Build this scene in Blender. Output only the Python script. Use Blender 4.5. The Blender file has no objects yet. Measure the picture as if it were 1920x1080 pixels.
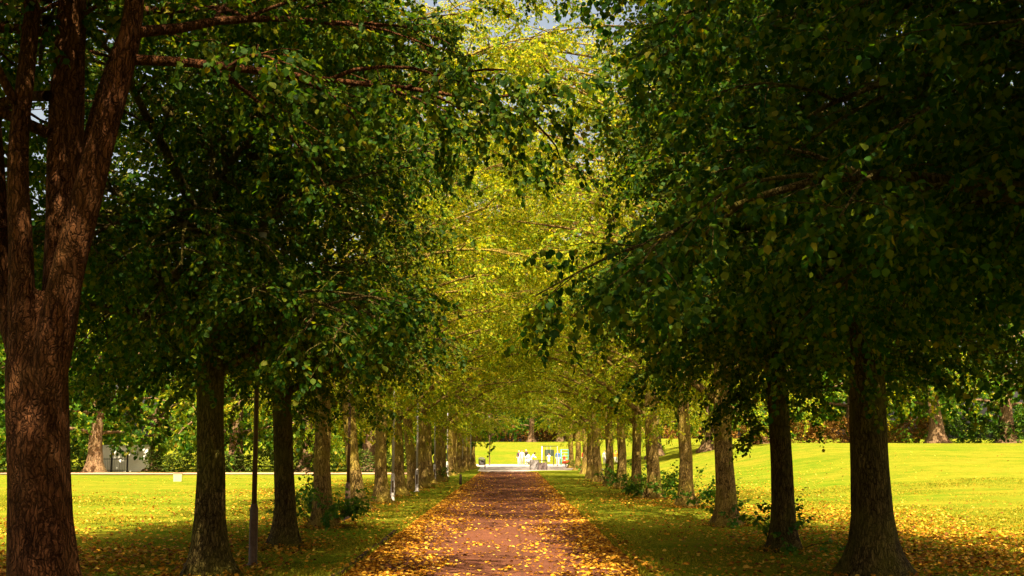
import bpy, math, random
import numpy as np
from mathutils import Vector, Matrix, noise

# ------------------------------------------------------------------ scene, camera, light
S = bpy.context.scene
F = 2200.0                      # focal length in pixels of the 1920 px photograph
PITCH = math.atan(300.0 / F)    # horizon 300 px below the centre
EYE = 2.0
cam_d = bpy.data.cameras.new("camera")
cam_d.sensor_width = 36.0
cam_d.lens = 36.0 * F / 1920.0
cam_d.clip_end = 3000.0
cam = bpy.data.objects.new("camera", cam_d)
cam.location = (0, 0, EYE)
cam.rotation_euler = (math.pi / 2 + PITCH, 0, 0)
S.collection.objects.link(cam)
S.camera = cam

SUN_EL, SUN_AZ = math.radians(57), math.radians(171)   # azimuth from +Y (view direction), clockwise
world = bpy.data.worlds.new("World")
S.world = world
world.use_nodes = True
wn = world.node_tree
bg = wn.nodes["Background"]
sky = wn.nodes.new("ShaderNodeTexSky")
sky.sky_type = 'NISHITA'
sky.sun_disc = False
sky.sun_elevation = SUN_EL
sky.sun_rotation = SUN_AZ
sky.dust_density = 7.0
sky.ozone_density = 0.4
air = wn.nodes.new("ShaderNodeMix"); air.data_type = 'RGBA'; air.blend_type = 'MULTIPLY'; air.inputs[0].default_value = 1.0
air.inputs[7].default_value = (1.0, .84, .66, 1)      # warm hazy evening air
wn.links.new(sky.outputs[0], air.inputs[6]); wn.links.new(air.outputs[2], bg.inputs[0])
bg.inputs[1].default_value = 0.085
sun_d = bpy.data.lights.new("sun", 'SUN')
sun_d.energy = 5.0
sun_d.angle = math.radians(0.5)
sun_d.color = (1.0, 0.86, 0.58)
sun = bpy.data.objects.new("sun", sun_d)
sv = Vector((math.sin(SUN_AZ) * math.cos(SUN_EL), math.cos(SUN_AZ) * math.cos(SUN_EL), math.sin(SUN_EL)))
sun.rotation_euler = sv.to_track_quat('Z', 'Y').to_euler()
sun.location = sv * 60
S.collection.objects.link(sun)

S.view_settings.view_transform = 'Standard'
S.view_settings.look = 'None'
S.view_settings.exposure = 2.08
S.view_settings.gamma = 1.0
cy = S.cycles
cy.max_bounces = 8; cy.diffuse_bounces = 5; cy.glossy_bounces = 2; cy.transmission_bounces = 6
cy.use_denoising = True
cy.use_adaptive_sampling = True
cy.adaptive_threshold = 0.02
cy.caustics_reflective = False; cy.caustics_refractive = False

# ------------------------------------------------------------------ helpers
COL = S.collection
RS, RC = math.sin(PITCH), math.cos(PITCH)

def ray(px, py):
    """direction through a pixel of the photograph"""
    x, v = (px - 960.0) / F, (540.0 - py) / F
    return Vector((x, RC - v * RS, RS + v * RC))

def ground(px, py, z=0.0):
    d = ray(px, py)
    k = (z - EYE) / d.z
    return Vector((d.x * k, d.y * k, z))

def at_depth(px, py, y):
    d = ray(px, py)
    k = y / d.y
    return Vector((d.x * k, y, EYE + d.z * k))

def sstep(a, b, v):
    t = np.clip((v - a) / (b - a), 0, 1)
    return t * t * (3 - 2 * t)

PATH_L, PATH_R, PATH_END = -2.68, 2.12, 101.0
TURF = 0.06

def gz(x, y):
    """height of the lawn"""
    r = 2.35 * float(sstep(28, 100, y)) * float(sstep(8, 23, x))
    b = 3.1 * float(sstep(143, 225, y))
    return TURF + max(r, b) + 0.25 * min(r, b)

def link(o, parent=None):
    COL.objects.link(o)
    if parent is not None:
        o.parent = parent
    return o

def tag(o, label=None, cat=None, group=None, kind=None):
    for k, v in (("label", label), ("category", cat), ("group", group), ("kind", kind)):
        if v:
            o[k] = v
    return o

def empty(name, loc, rz=0.0):
    o = bpy.data.objects.new(name, None)
    o.location = loc
    o.rotation_euler = (0, 0, rz)
    o.empty_display_size = 0.2
    return link(o)

def copy_tree(o, parent=None):
    c = o.copy()
    link(c, parent)
    for ch in list(o.children):
        copy_tree(ch, c)
    return c

def mesh_np(name, V, faces_by_size, mats, smooth=False, mat_idx=None):
    """mesh from numpy: V (n,3); list of (m,k) face arrays"""
    me = bpy.data.meshes.new(name)
    V = np.asarray(V, dtype=np.float32)
    me.vertices.add(len(V))
    me.vertices.foreach_set("co", V.ravel())
    li, ls, lt = [], [], []
    start = 0
    for fa in faces_by_size:
        fa = np.asarray(fa, dtype=np.int32)
        if len(fa) == 0:
            continue
        m, k = fa.shape
        li.append(fa.ravel())
        ls.append(start + np.arange(m) * k)
        lt.append(np.full(m, k))
        start += m * k
    li = np.concatenate(li).astype(np.int32); ls = np.concatenate(ls).astype(np.int32); lt = np.concatenate(lt).astype(np.int32)
    me.loops.add(len(li)); me.loops.foreach_set("vertex_index", li)
    me.polygons.add(len(ls)); me.polygons.foreach_set("loop_start", ls); me.polygons.foreach_set("loop_total", lt)
    if smooth:
        me.polygons.foreach_set("use_smooth", np.ones(len(ls), dtype=bool))
    if mat_idx is not None:
        me.polygons.foreach_set("material_index", np.asarray(mat_idx, dtype=np.int32))
    for m in (mats if isinstance(mats, (list, tuple)) else [mats]):
        me.materials.append(m)
    me.update(calc_edges=True)
    return me

class MB:
    """collects shapes into ONE mesh"""
    def __init__(s):
        s.v, s.f, s.m, s.cur, s.sm = [], [], [], 0, []
    def add(s, vs, fs, smooth=False):
        n = len(s.v)
        s.v += [tuple(p) for p in vs]
        for f in fs:
            s.f.append(tuple(i + n for i in f)); s.m.append(s.cur); s.sm.append(smooth)
        return s
    def box(s, c, size, rz=0.0, bev=0.0, taper=1.0):
        hx, hy, hz = size[0] / 2, size[1] / 2, size[2] / 2
        b = min(bev, hx * .9, hy * .9, hz * .9)
        vs, rings = [], []
        prof = [(-hz, b), (-hz + b, 0), (hz - b, 0), (hz, b)] if b > 0 else [(-hz, 0), (hz, 0)]
        ca, sa = math.cos(rz), math.sin(rz)
        for z, inset in prof:
            t = 1 + (taper - 1) * (z + hz) / (2 * hz)
            x, y = (hx - inset) * t, (hy - inset) * t
            cb = max(b * .8, 0)
            pts = [(-x + cb, -y), (x - cb, -y), (x, -y + cb), (x, y - cb), (x - cb, y), (-x + cb, y), (-x, y - cb), (-x, -y + cb)] if b > 0 else [(-x, -y), (x, -y), (x, y), (-x, y)]
            rings.append([(c[0] + px * ca - py * sa, c[1] + px * sa + py * ca, c[2] + z) for px, py in pts])
        n = len(rings[0]); vs = [p for r in rings for p in r]; fs = []
        for k in range(len(rings) - 1):
            for i in range(n):
                j = (i + 1) % n
                fs.append((k * n + i, k * n + j, (k + 1) * n + j, (k + 1) * n + i))
        fs.append(tuple(reversed(range(n)))); fs.append(tuple(range((len(rings) - 1) * n, len(rings) * n)))
        return s.add(vs, fs)
    def tube(s, pts, rad, n=8, cap=True, smooth=True, mod=None):
        pts = [Vector(p) for p in pts]
        if not hasattr(rad, '__len__'):
            rad = [rad] * len(pts)
        vs, fs = [], []
        up = None
        for i, p in enumerate(pts):
            t = (pts[min(i + 1, len(pts) - 1)] - pts[max(i - 1, 0)])
            t = t.normalized() if t.length > 1e-9 else Vector((0, 0, 1))
            if up is None:
                up = Vector((0, 1, 0)) if abs(t.y) < .9 else Vector((1, 0, 0))
            a = (up - t * up.dot(t)).normalized(); b = t.cross(a); up = a
            for k in range(n):
                th = 2 * math.pi * k / n
                r = rad[i] * (mod(i, th, p) if mod else 1.0)
                vs.append(p + (a * math.cos(th) + b * math.sin(th)) * r)
        for i in range(len(pts) - 1):
            for k in range(n):
                j = (k + 1) % n
                fs.append((i * n + k, i * n + j, (i + 1) * n + j, (i + 1) * n + k))
        if cap:
            fs.append(tuple(reversed(range(n)))); fs.append(tuple(range((len(pts) - 1) * n, len(pts) * n)))
        return s.add(vs, fs, smooth)
    def lathe(s, c, prof, n=20, smooth=True):
        return s.tube([(c[0], c[1], c[2] + z) for r, z in prof], [max(r, 1e-4) for r, z in prof], n, True, smooth) if all(prof[i][1] < prof[i + 1][1] for i in range(len(prof) - 1)) else s
    def mesh(s, name, mats):
        me = bpy.data.meshes.new(name)
        me.from_pydata(s.v, [], s.f)
        for m in (mats if isinstance(mats, (list, tuple)) else [mats]):
            me.materials.append(m)
        me.polygons.foreach_set("material_index", s.m)
        me.polygons.foreach_set("use_smooth", s.sm)
        me.update()
        return me
    def build(s, name, mats, parent=None):
        return link(bpy.data.objects.new(name, s.mesh(name, mats)), parent)

# ------------------------------------------------------------------ materials
def new_mat(name):
    m = bpy.data.materials.new(name)
    m.use_nodes = True
    nt = m.node_tree
    return m, nt, nt.nodes["Principled BSDF"]

def ramp(nt, fac, stops, interp='LINEAR'):
    r = nt.nodes.new("ShaderNodeValToRGB")
    r.color_ramp.interpolation = interp
    el = r.color_ramp.elements
    while len(el) < len(stops):
        el.new(0.5)
    for e, (p, c) in zip(el, stops):
        e.position = p; e.color = (*c, 1)
    if fac is not None:
        nt.links.new(fac, r.inputs[0])
    return r

def noise_tex(nt, scale, detail=4, rough=.6, vec=None, mapping=None):
    n = nt.nodes.new("ShaderNodeTexNoise")
    n.inputs["Scale"].default_value = scale; n.inputs["Detail"].default_value = detail; n.inputs["Roughness"].default_value = rough
    if vec is None:
        tc = nt.nodes.new("ShaderNodeTexCoord"); vec = tc.outputs["Object"]
    if mapping:
        mp = nt.nodes.new("ShaderNodeMapping"); mp.inputs["Scale"].default_value = mapping
        nt.links.new(vec, mp.inputs[0]); vec = mp.outputs[0]
    nt.links.new(vec, n.inputs["Vector"])
    return n

def mixc(nt, fac, a, b, mode='MIX'):
    m = nt.nodes.new("ShaderNodeMix"); m.data_type = 'RGBA'; m.blend_type = mode
    for sock, v in ((m.inputs[0], fac), (m.inputs[6], a), (m.inputs[7], b)):
        if isinstance(v, (int, float)):
            sock.default_value = v
        elif isinstance(v, tuple):
            sock.default_value = (*v, 1)
        else:
            nt.links.new(v, sock)
    return m.outputs[2]

def bump(nt, bsdf, height, strength=.5, dist=.02):
    b = nt.nodes.new("ShaderNodeBump"); b.inputs["Strength"].default_value = strength; b.inputs["Distance"].default_value = dist
    nt.links.new(height, b.inputs["Height"]); nt.links.new(b.outputs[0], bsdf.inputs["Normal"])

def leaf_mat(name, stops, trans_gain=1.6, trans=.45, rough=.6, spec=.10, warm=1.2):
    """leaf: every blade its own shade, some light passes through it"""
    m, nt, b = new_mat(name)
    geo = nt.nodes.new("ShaderNodeNewGeometry")
    oi = nt.nodes.new("ShaderNodeObjectInfo")
    r = ramp(nt, geo.outputs["Random Per Island"], stops)
    h = nt.nodes.new("ShaderNodeHueSaturation")
    mr = nt.nodes.new("ShaderNodeMapRange"); nt.links.new(oi.outputs["Random"], mr.inputs[0])
    mr.inputs[3].default_value = .485; mr.inputs[4].default_value = .512
    nt.links.new(mr.outputs[0], h.inputs["Hue"]); nt.links.new(r.outputs[0], h.inputs["Color"])
    nt.links.new(h.outputs[0], b.inputs["Base Color"])
    b.inputs["Roughness"].default_value = rough; b.inputs["Specular IOR Level"].default_value = spec
    t = nt.nodes.new("ShaderNodeBsdfTranslucent")
    tc = mixc(nt, 1.0, h.outputs[0], (warm * trans_gain, 1.0 * trans_gain, .25 * trans_gain), 'MULTIPLY')
    nt.links.new(tc, t.inputs[0])
    mx = nt.nodes.new("ShaderNodeMixShader"); mx.inputs[0].default_value = trans
    nt.links.new(b.outputs[0], mx.inputs[1]); nt.links.new(t.outputs[0], mx.inputs[2])
    out = nt.nodes["Material Output"]
    nt.links.new(mx.outputs[0], out.inputs[0])
    return m

def plain(name, col, rough=.6, var=.25, scale=30, metal=0.0):
    m, nt, b = new_mat(name)
    n = noise_tex(nt, scale)
    d = tuple(c * (1 - var) for c in col); l = tuple(min(1, c * (1 + var)) for c in col)
    r = ramp(nt, n.outputs[0], [(.3, d), (.7, l)])
    nt.links.new(r.outputs[0], b.inputs["Base Color"])
    b.inputs["Roughness"].default_value = rough; b.inputs["Metallic"].default_value = metal; b.inputs["Specular IOR Level"].default_value = .15
    return m

M = {}
M['leaf'] = leaf_mat("lime_leaf", [(0, (.008, .032, .003)), (.4, (.021, .060, .004)), (.7, (.052, .095, .005)), (.95, (.095, .115, .006)), (1, (.15, .125, .006))], trans_gain=2.0, trans=.5, spec=.10)
M['leaf_lit'] = leaf_mat("lit_leaf", [(0, (.042, .090, .004)), (.35, (.115, .185, .006)), (.7, (.215, .265, .010)), (1, (.34, .32, .018))], trans_gain=1.9, trans=.50, spec=.08, warm=1.3)  # leaf copy brightened and yellowed to imitate sunlit glow
M['leaf_far'] = leaf_mat("far_leaf", [(0, (.015, .05, .004)), (.45, (.04, .10, .006)), (.8, (.09, .15, .010)), (1, (.26, .22, .03))], trans_gain=2.6, trans=.5, warm=1.05)
M['leaf_shoot'] = leaf_mat("shoot_leaf", [(0, (.02, .07, .006)), (.6, (.045, .12, .008)), (1, (.10, .16, .01))])
M['leaf_hedge'] = leaf_mat("hedge_leaf", [(0, (.02, .045, .006)), (.6, (.04, .075, .008)), (1, (.08, .10, .012))], trans=.25)
M['leaf_rust'] = leaf_mat("rust_leaf", [(0, (.10, .045, .012)), (.5, (.20, .09, .02)), (1, (.30, .16, .03))], trans=.25)
M['litter'] = leaf_mat("fallen_leaf", [(0, (.07, .025, .006)), (.2, (.20, .075, .008)), (.45, (.36, .16, .010)), (.75, (.47, .25, .014)), (1, (.55, .37, .06))], trans=.2, trans_gain=1.0, rough=.7, spec=.08)
M['grass'] = leaf_mat("grass_blade", [(0, (.08, .115, .006)), (.5, (.17, .162, .011)), (.85, (.27, .225, .016)), (1, (.38, .28, .03))], trans=.3, trans_gain=1.2, spec=.03)

def bark(name, dark, mid, algae, rough=.85, alg=.55):
    m, nt, b = new_mat(name)
    ridges = noise_tex(nt, 17, 8, .7, mapping=(1, 1, .14))
    fine = noise_tex(nt, 60, 5, .7, mapping=(1, 1, .4))
    patch = noise_tex(nt, 1.3, 4, .6)
    tc = nt.nodes.new("ShaderNodeTexCoord")
    warp = noise_tex(nt, 5, 3, .6)
    wv = nt.nodes.new("ShaderNodeVectorMath"); wv.operation = 'MULTIPLY_ADD'; wv.inputs[1].default_value = (.16, .16, .16)
    nt.links.new(warp.outputs["Color"], wv.inputs[0]); nt.links.new(tc.outputs["Object"], wv.inputs[2])
    mp = nt.nodes.new("ShaderNodeMapping"); mp.inputs["Scale"].default_value = (1, 1, .17); nt.links.new(wv.outputs[0], mp.inputs[0])
    vo = nt.nodes.new("ShaderNodeTexVoronoi"); vo.feature = 'DISTANCE_TO_EDGE'; vo.inputs["Scale"].default_value = 24; nt.links.new(mp.outputs[0], vo.inputs["Vector"])
    fis = ramp(nt, vo.outputs["Distance"], [(.0, (.28, .28, .28)), (.16, (1, 1, 1))])
    base0 = ramp(nt, ridges.outputs[0], [(.32, dark), (.62, mid)])
    class _B: pass
    base = _B(); base.outputs = [mixc(nt, 1.0, base0.outputs[0], fis.outputs[0], 'MULTIPLY')]
    pf = ramp(nt, patch.outputs[0], [(.42, (0, 0, 0)), (.66, (alg, alg, alg))])
    c = mixc(nt, pf.outputs[0], base.outputs[0], algae)
    nt.links.new(c, b.inputs["Base Color"])
    b.inputs["Roughness"].default_value = rough; b.inputs["Specular IOR Level"].default_value = .05
    add = nt.nodes.new("ShaderNodeMath"); add.operation = 'MULTIPLY_ADD'; add.inputs[1].default_value = .3
    nt.links.new(fine.outputs[0], add.inputs[0]); nt.links.new(ridges.outputs[0], add.inputs[2])
    ad2 = nt.nodes.new("ShaderNodeMath"); ad2.operation = 'MULTIPLY_ADD'; ad2.inputs[1].default_value = .8
    nt.links.new(fis.outputs[0], ad2.inputs[0]); nt.links.new(add.outputs[0], ad2.inputs[2])
    bump(nt, b, ad2.outputs[0], 1.0, .05)
    return m
M['bark'] = bark("lime_bark", (.024, .016, .006), (.14, .098, .032), (.13, .12, .013))
M['bark_red'] = bark("red_brown_bark", (.025, .009, .004), (.135, .052, .02), (.10, .05, .012), alg=.3)
M['bark_lit'] = bark("lit_bark", (.09, .055, .018), (.32, .21, .065), (.32, .25, .028), alg=.7)  # lighter bark copy, light bounced off the lawn put into its colour
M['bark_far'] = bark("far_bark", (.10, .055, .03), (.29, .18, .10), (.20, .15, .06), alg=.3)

# lawn
def lawn_mat():
    m, nt, b = new_mat("lawn")
    big = noise_tex(nt, .11, 5, .6); mid = noise_tex(nt, .9, 5, .65); fine = noise_tex(nt, 14, 4, .7); streak = noise_tex(nt, .5, 4, .6, mapping=(.25, 1.4, 1))
    c1 = ramp(nt, fine.outputs[0], [(.3, (.085, .104, .007)), (.55, (.140, .143, .012)), (.75, (.215, .192, .020))])
    c2 = ramp(nt, mid.outputs[0], [(.33, (.66, .86, .7)), (.66, (1.16, 1.03, 1.0))])
    c = mixc(nt, 1.0, c1.outputs[0], c2.outputs[0], 'MULTIPLY')
    c3 = ramp(nt, big.outputs[0], [(.35, (.82, .98, .8)), (.65, (1.12, 1.0, 1.1))])
    c = mixc(nt, 1.0, c, c3.outputs[0], 'MULTIPLY')
    c4 = ramp(nt, streak.outputs[0], [(.38, (.78, .90, .8)), (.62, (1.12, 1.04, 1.1))])
    c = mixc(nt, 1.0, c, c4.outputs[0], 'MULTIPLY')
    nt.links.new(c, b.inputs["Base Color"])
    b.inputs["Roughness"].default_value = .95; b.inputs["Specular IOR Level"].default_value = .0
    bump(nt, b, fine.outputs[0], .8, .05)
    return m
M['lawn'] = lawn_mat()

def path_mat():
    m, nt, b = new_mat("red_tarmac")
    tc = nt.nodes.new("ShaderNodeTexCoord")
    grit = noise_tex(nt, 55, 3, .7); worn = noise_tex(nt, .55, 5, .6, mapping=(1.6, .45, 1)); blot = noise_tex(nt, 3.0, 4, .6)
    c1 = ramp(nt, grit.outputs[0], [(.35, (.066, .022, .012)), (.6, (.110, .044, .026)), (.8, (.175, .082, .054))])
    c2 = ramp(nt, worn.outputs[0], [(.35, (.8, .78, .76)), (.65, (1.18, 1.14, 1.12))])
    c = mixc(nt, 1.0, c1.outputs[0], c2.outputs[0], 'MULTIPLY')
    c3 = ramp(nt, blot.outputs[0], [(.4, (.92, .9, .88)), (.65, (1.05, 1.04, 1.03))])
    c = mixc(nt, 1.0, c, c3.outputs[0], 'MULTIPLY')
    # the long seam between the two laid strips
    sx = nt.nodes.new("ShaderNodeSeparateXYZ"); nt.links.new(tc.outputs["Object"], sx.inputs[0])
    wob = nt.nodes.new("ShaderNodeMath"); wob.operation = 'MULTIPLY_ADD'; wob.inputs[1].default_value = .10
    nt.links.new(worn.outputs[0], wob.inputs[0]); nt.links.new(sx.outputs[0], wob.inputs[2])
    s1 = nt.nodes.new("ShaderNodeMath"); s1.operation = 'COMPARE'; s1.inputs[1].default_value = .22; s1.inputs[2].default_value = .022
    nt.links.new(wob.outputs[0], s1.inputs[0])
    k = nt.nodes.new("ShaderNodeMath"); k.operation = 'MULTIPLY'; k.inputs[1].default_value = .45; nt.links.new(s1.outputs[0], k.inputs[0])
    c = mixc(nt, k.outputs[0], c, (.045, .022, .015))
    nt.links.new(c, b.inputs["Base Color"])
    b.inputs["Roughness"].default_value = .9; b.inputs["Specular IOR Level"].default_value = .08
    bump(nt, b, grit.outputs[0], .5, .006)
    return m
M['path'] = path_mat()
M['pale_path'] = plain("pale_tarmac", (.31, .265, .25), .8, .15, 3)
M['dirt_path'] = plain("pink_path", (.34, .20, .13), .9, .2, 3)
M['soil'] = plain("kerb_soil", (.03, .015, .007), .9, .4, 20)

# ------------------------------------------------------------------ ground
def coords(breaks):
    out = []
    for a, b, st in breaks:
        n = max(1, int(round((b - a) / st)))
        out += [a + (b - a) * i / n for i in range(n)]
    out.append(breaks[-1][1])
    return out

def edge_l(y): return PATH_L + .10 * noise.noise(Vector((0, y * .35, 3))) + .05 * noise.noise(Vector((0, y * 1.7, 9)))
def edge_r(y): return PATH_R + .14 * noise.noise(Vector((5, y * .35, 3))) + .07 * noise.noise(Vector((5, y * 1.7, 9)))

def build_ground():
    xs = coords([(-420, -60, 20), (-60, -16, 4), (-16, -3.2, .8)]) + ['L0', 'L1', -1.5, 0.0, 1.2, 'R1', 'R0'] + coords([(2.9, 26, .9), (26, 60, 3), (60, 420, 20)])
    ys = coords([(-60, 14, 4), (14, 60, .5), (60, 101.5, 1.5), (101.5, 240, 3), (240, 900, 30)])
    V = []
    for y in ys:
        onpath = y < PATH_END
        for x in xs:
            low = False
            if isinstance(x, str):
                e = edge_l(y) if x[0] == 'L' else edge_r(y)
                s = -1 if x[0] == 'L' else 1
                low = x[1] == '1'
                X = e + s * (.02 if not low else -.03)
            else:
                X = x; low = -2.0 < x < 1.5
            z = gz(X, y)
            if onpath and low:
                z = 0.0
            elif abs(X) > 3:
                z += .05 * noise.noise(Vector((X * .13, y * .13, 0))) * min(1, (abs(X) - 3) / 4) * (1 if y < 95 or abs(X) > 12 else .0)
            V.append((X, y, z))
    nx = len(xs)
    Fc = [(j * nx + i, j * nx + i + 1, (j + 1) * nx + i + 1, (j + 1) * nx + i) for j in range(len(ys) - 1) for i in range(nx - 1)]
    me = mesh_np("ground", V, [Fc], M['lawn'], True)
    o = link(bpy.data.objects.new("ground", me))
    tag(o, kind='structure', label="sunlit yellow green park lawn under and beside the avenue", cat="lawn")
    # path sheet
    V, Fc = [], []
    yy = coords([(-40, 14, 3), (14, 101.2, .8)])
    for j, y in enumerate(yy):
        for x in (PATH_L - .06, -1.2, 0, 1.0, PATH_R + .06):
            V.append((x, y, .004))
    for j in range(len(yy) - 1):
        for i in range(4):
            Fc.append((j * 5 + i, j * 5 + i + 1, (j + 1) * 5 + i + 1, (j + 1) * 5 + i))
    o = link(bpy.data.objects.new("path", mesh_np("path", V, [Fc], M['path'])))
    tag(o, kind='structure', label="straight red brown tarmac path strewn with leaves", cat="path")
    # pale paved crossing at the end of the avenue
    pts = [(-5.2, 142.5), (-3.2, 121), (-2.9, 100.6), (-1.0, 99.6), (1.0, 99.9), (2.6, 103.5), (7.8, 106), (10.5, 116), (12, 142.5)]
    mb = MB()
    n = len(pts)
    mb.add([(x, y, TURF + .012) for x, y in pts] + [(x, y, -.05) for x, y in pts], [tuple(range(n))[::-1]] + [(i, (i + 1) % n, (i + 1) % n + n, i + n) for i in range(n)])
    tag(mb.build("pavement", M['pale_path']), kind='structure', label="pale paved crossing at the far end of the red path", cat="pavement")
    # pink path along the far side of the left lawn
    V, Fc = [], []
    xx = coords([(-70, -5, 2.5)])
    for x in xx:
        w = noise.noise(Vector((x * .1, 0, 0))) * .6
        V += [(x, 86.5 + w, gz(x, 86) + .06), (x, 92 + w, gz(x, 92) + .06)]
    for i in range(len(xx) - 1):
        Fc.append((2 * i, 2 * i + 2, 2 * i + 3, 2 * i + 1))
    tag(link(bpy.data.objects.new("footpath", mesh_np("footpath", V, [Fc], M['dirt_path']))), kind='structure', label="pinkish footpath along the far side of the left lawn", cat="path")
    # dark broken edging where the left turf stands proud of the tarmac
    mb = MB(); y = 12.0; rr = random.Random(4)
    while y < 27.5:
        L = rr.uniform(.5, 1.1)
        mb.box((edge_l(y + L / 2) - .035, y + L / 2, .045), (.07, L - .015, .10 + rr.uniform(-.015, .012)), rr.uniform(-.03, .03), .012)
        y += L
    tag(mb.build("kerb", M['soil']), kind='structure', label="dark low kerb along the left edge of the path", cat="kerb")
build_ground()

# ------------------------------------------------------------------ leaves
LEAF_V = np.array([(0, 0, 0), (.30, .42, .05), (.66, .38, .06), (1.0, 0, -.10), (.66, -.38, .06), (.30, -.42, .05)], dtype=np.float64)
LEAF_F = np.array([(0, 3, 2, 1), (0, 5, 4, 3)], dtype=np.int64)

def rot_from(xa, up):
    """(n,3),(n,3) -> (n,3,3) matrices whose columns are x, y, z axes"""
    xa = xa / np.maximum(np.linalg.norm(xa, axis=1, keepdims=True), 1e-9)
    ya = np.cross(up, xa); nn = np.linalg.norm(ya, axis=1, keepdims=True)
    ya = np.where(nn > 1e-4, ya / np.maximum(nn, 1e-9), np.array([[0, 1.0, 0]]))
    za = np.cross(xa, ya)
    return np.stack([xa, ya, za], axis=2)

def leaf_sprays(P, D, rng, n_leaf=16, length=.46, leaf=.075, droop=.55):
    """leaves along little twigs starting at P, pointing D; returns vertex array and faces"""
    n = len(P)
    up = np.tile(np.array([[0, 0, 1.0]]), (n, 1)) + rng.normal(0, .35, (n, 3))
    R = rot_from(D, up)
    k = np.arange(n_leaf)
    t = (k + .5) / n_leaf
    side = np.where(k % 2 == 0, 1.0, -1.0)
    L = length * rng.uniform(.7, 1.3, (n, 1))
    base = np.stack([np.broadcast_to(t, (n, n_leaf)) * L, rng.normal(0, .015, (n, n_leaf)), -(np.broadcast_to(t, (n, n_leaf)) ** 2) * L * .25], axis=2)
    ang = side * rng.uniform(.35, 1.25, (n, n_leaf)); ang[:, -1] *= .2
    dr = rng.normal(droop, .4, (n, n_leaf))
    ld = np.stack([np.cos(ang) * np.cos(dr), np.sin(ang) * np.cos(dr), -np.sin(dr)], axis=2)
    base_w = np.einsum('nij,nkj->nki', R, base) + P[:, None, :]
    ld_w = np.einsum('nij,nkj->nki', R, ld)
    ld_w[..., 2] -= .25
    m = n * n_leaf
    base_w = base_w.reshape(m, 3); ld_w = ld_w.reshape(m, 3)
    upl = np.tile(np.array([[0, 0, 1.0]]), (m, 1)) + rng.normal(0, .55, (m, 3))
    RL = rot_from(ld_w, upl)
    sc = leaf * rng.uniform(.6, 1.25, (m, 1, 1))
    V = np.einsum('mij,vj->mvi', RL, LEAF_V) * sc + (base_w + ld_w * .02)[:, None, :]
    Fq = (LEAF_F[None] + (np.arange(m) * 6)[:, None, None]).reshape(-1, 4)
    return V.reshape(-1, 3), Fq

# ------------------------------------------------------------------ trees
def grow(rr, p, d, length, n, sag, jit, lift=0.0):
    """a curved shoot: list of points"""
    pts = [Vector(p)]; d = Vector(d).normalized(); st = length / n
    for i in range(n):
        t = (i + 1) / n
        d = (d + Vector((rr.gauss(0, jit), rr.gauss(0, jit), rr.gauss(0, jit * .7) - sag * t + lift * (1 - t)))).normalized()
        pts.append(pts[-1] + d * st)
    return pts

def along(pts, t):
    k = t * (len(pts) - 1); i = min(int(k), len(pts) - 2); f = k - i
    return pts[i].lerp(pts[i + 1], f), (pts[i + 1] - pts[i]).normalized()

def trunk_tube(mb, pts, rads, n, seed, flare=1.0, lobes=5):
    ph = [random.Random(seed + k).uniform(0, 6.28) for k in range(4)]
    def mod(i, th, p):
        z = p.z
        f = flare * math.exp(-max(z, 0) / .33)
        lob = .55 + .45 * math.cos(lobes * th + ph[0]) * (.6 + .4 * math.cos(2 * th + ph[1]))
        bumps = .05 * math.sin(3 * th + ph[2] + z * .5) + .035 * math.sin(7 * th + ph[3] - z * .8) + .09 * noise.noise(Vector((math.cos(th) * 1.5, math.sin(th) * 1.5, z * .7 + seed))) + .10 * max(0, noise.noise(Vector((math.cos(th) * 2.2, math.sin(th) * 2.2, z * 1.9 + seed * 3))) - .25)
        return 1 + f * (.45 + lob) + bumps
    mb.tube(pts, rads, n, True, True, mod)

def foliage_from(rr, rng, mb, limbs, n_branch, n_twig, n_spray, br_len, tw_len, t0, wood_rad=.028, path_side=None):
    """branches, twigs and spray sites on the given limbs [(points, radius)]"""
    P, D = [], []
    for pts, r in limbs:
        for b in range(n_branch):
            t = t0 + (1 - t0) * (b + rr.random()) / n_branch
            p, d = along(pts, min(t, .999))
            sidev = d.cross(Vector((0, 0, 1)))
            if sidev.length < .1:
                sidev = Vector((rr.gauss(0, 1), rr.gauss(0, 1), 0))
            sidev.normalize()
            sgn = 1 if (b % 2) else -1
            bd = (d * rr.uniform(.5, 1.0) + sidev * sgn * rr.uniform(.4, 1.1) + Vector((0, 0, rr.uniform(-.15, .55))))
            bl = br_len * rr.uniform(.6, 1.25) * (1.15 - .4 * t)
            bp = grow(rr, p, bd, bl, 5, .16, .10)
            r0 = min(wood_rad, r * .6) * (1.1 - .5 * t)
            mb.tube(bp, [r0 * (1 - .75 * i / 5) + .003 for i in range(6)], 5, False)
            for w in range(n_twig):
                tw = .15 + .85 * (w + rr.random()) / n_twig
                q, e = along(bp, min(tw, .999))
                sv2 = e.cross(Vector((0, 0, 1)))
                if sv2.length < .1:
                    sv2 = Vector((rr.gauss(0, 1), rr.gauss(0, 1), 0))
                sv2.normalize()
                td = e * rr.uniform(.5, 1.0) + sv2 * (1 if w % 2 else -1) * rr.uniform(.3, 1.0) + Vector((0, 0, rr.uniform(-.4, .35)))
                tl = tw_len * rr.uniform(.6, 1.3)
                tp = grow(rr, q, td, tl, 3, .22, .10)
                mb.tube(tp, [.007, .006, .005, .003], 3, False)
                for s_ in range(n_spray):
                    u = .1 + .9 * (s_ + rr.random()) / n_spray
                    a, g = along(tp, min(u, .999))
                    P.append(a); D.append(g + Vector((rr.gauss(0, .55), rr.gauss(0, .55), rr.gauss(-.1, .35))))
    return P, D

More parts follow.
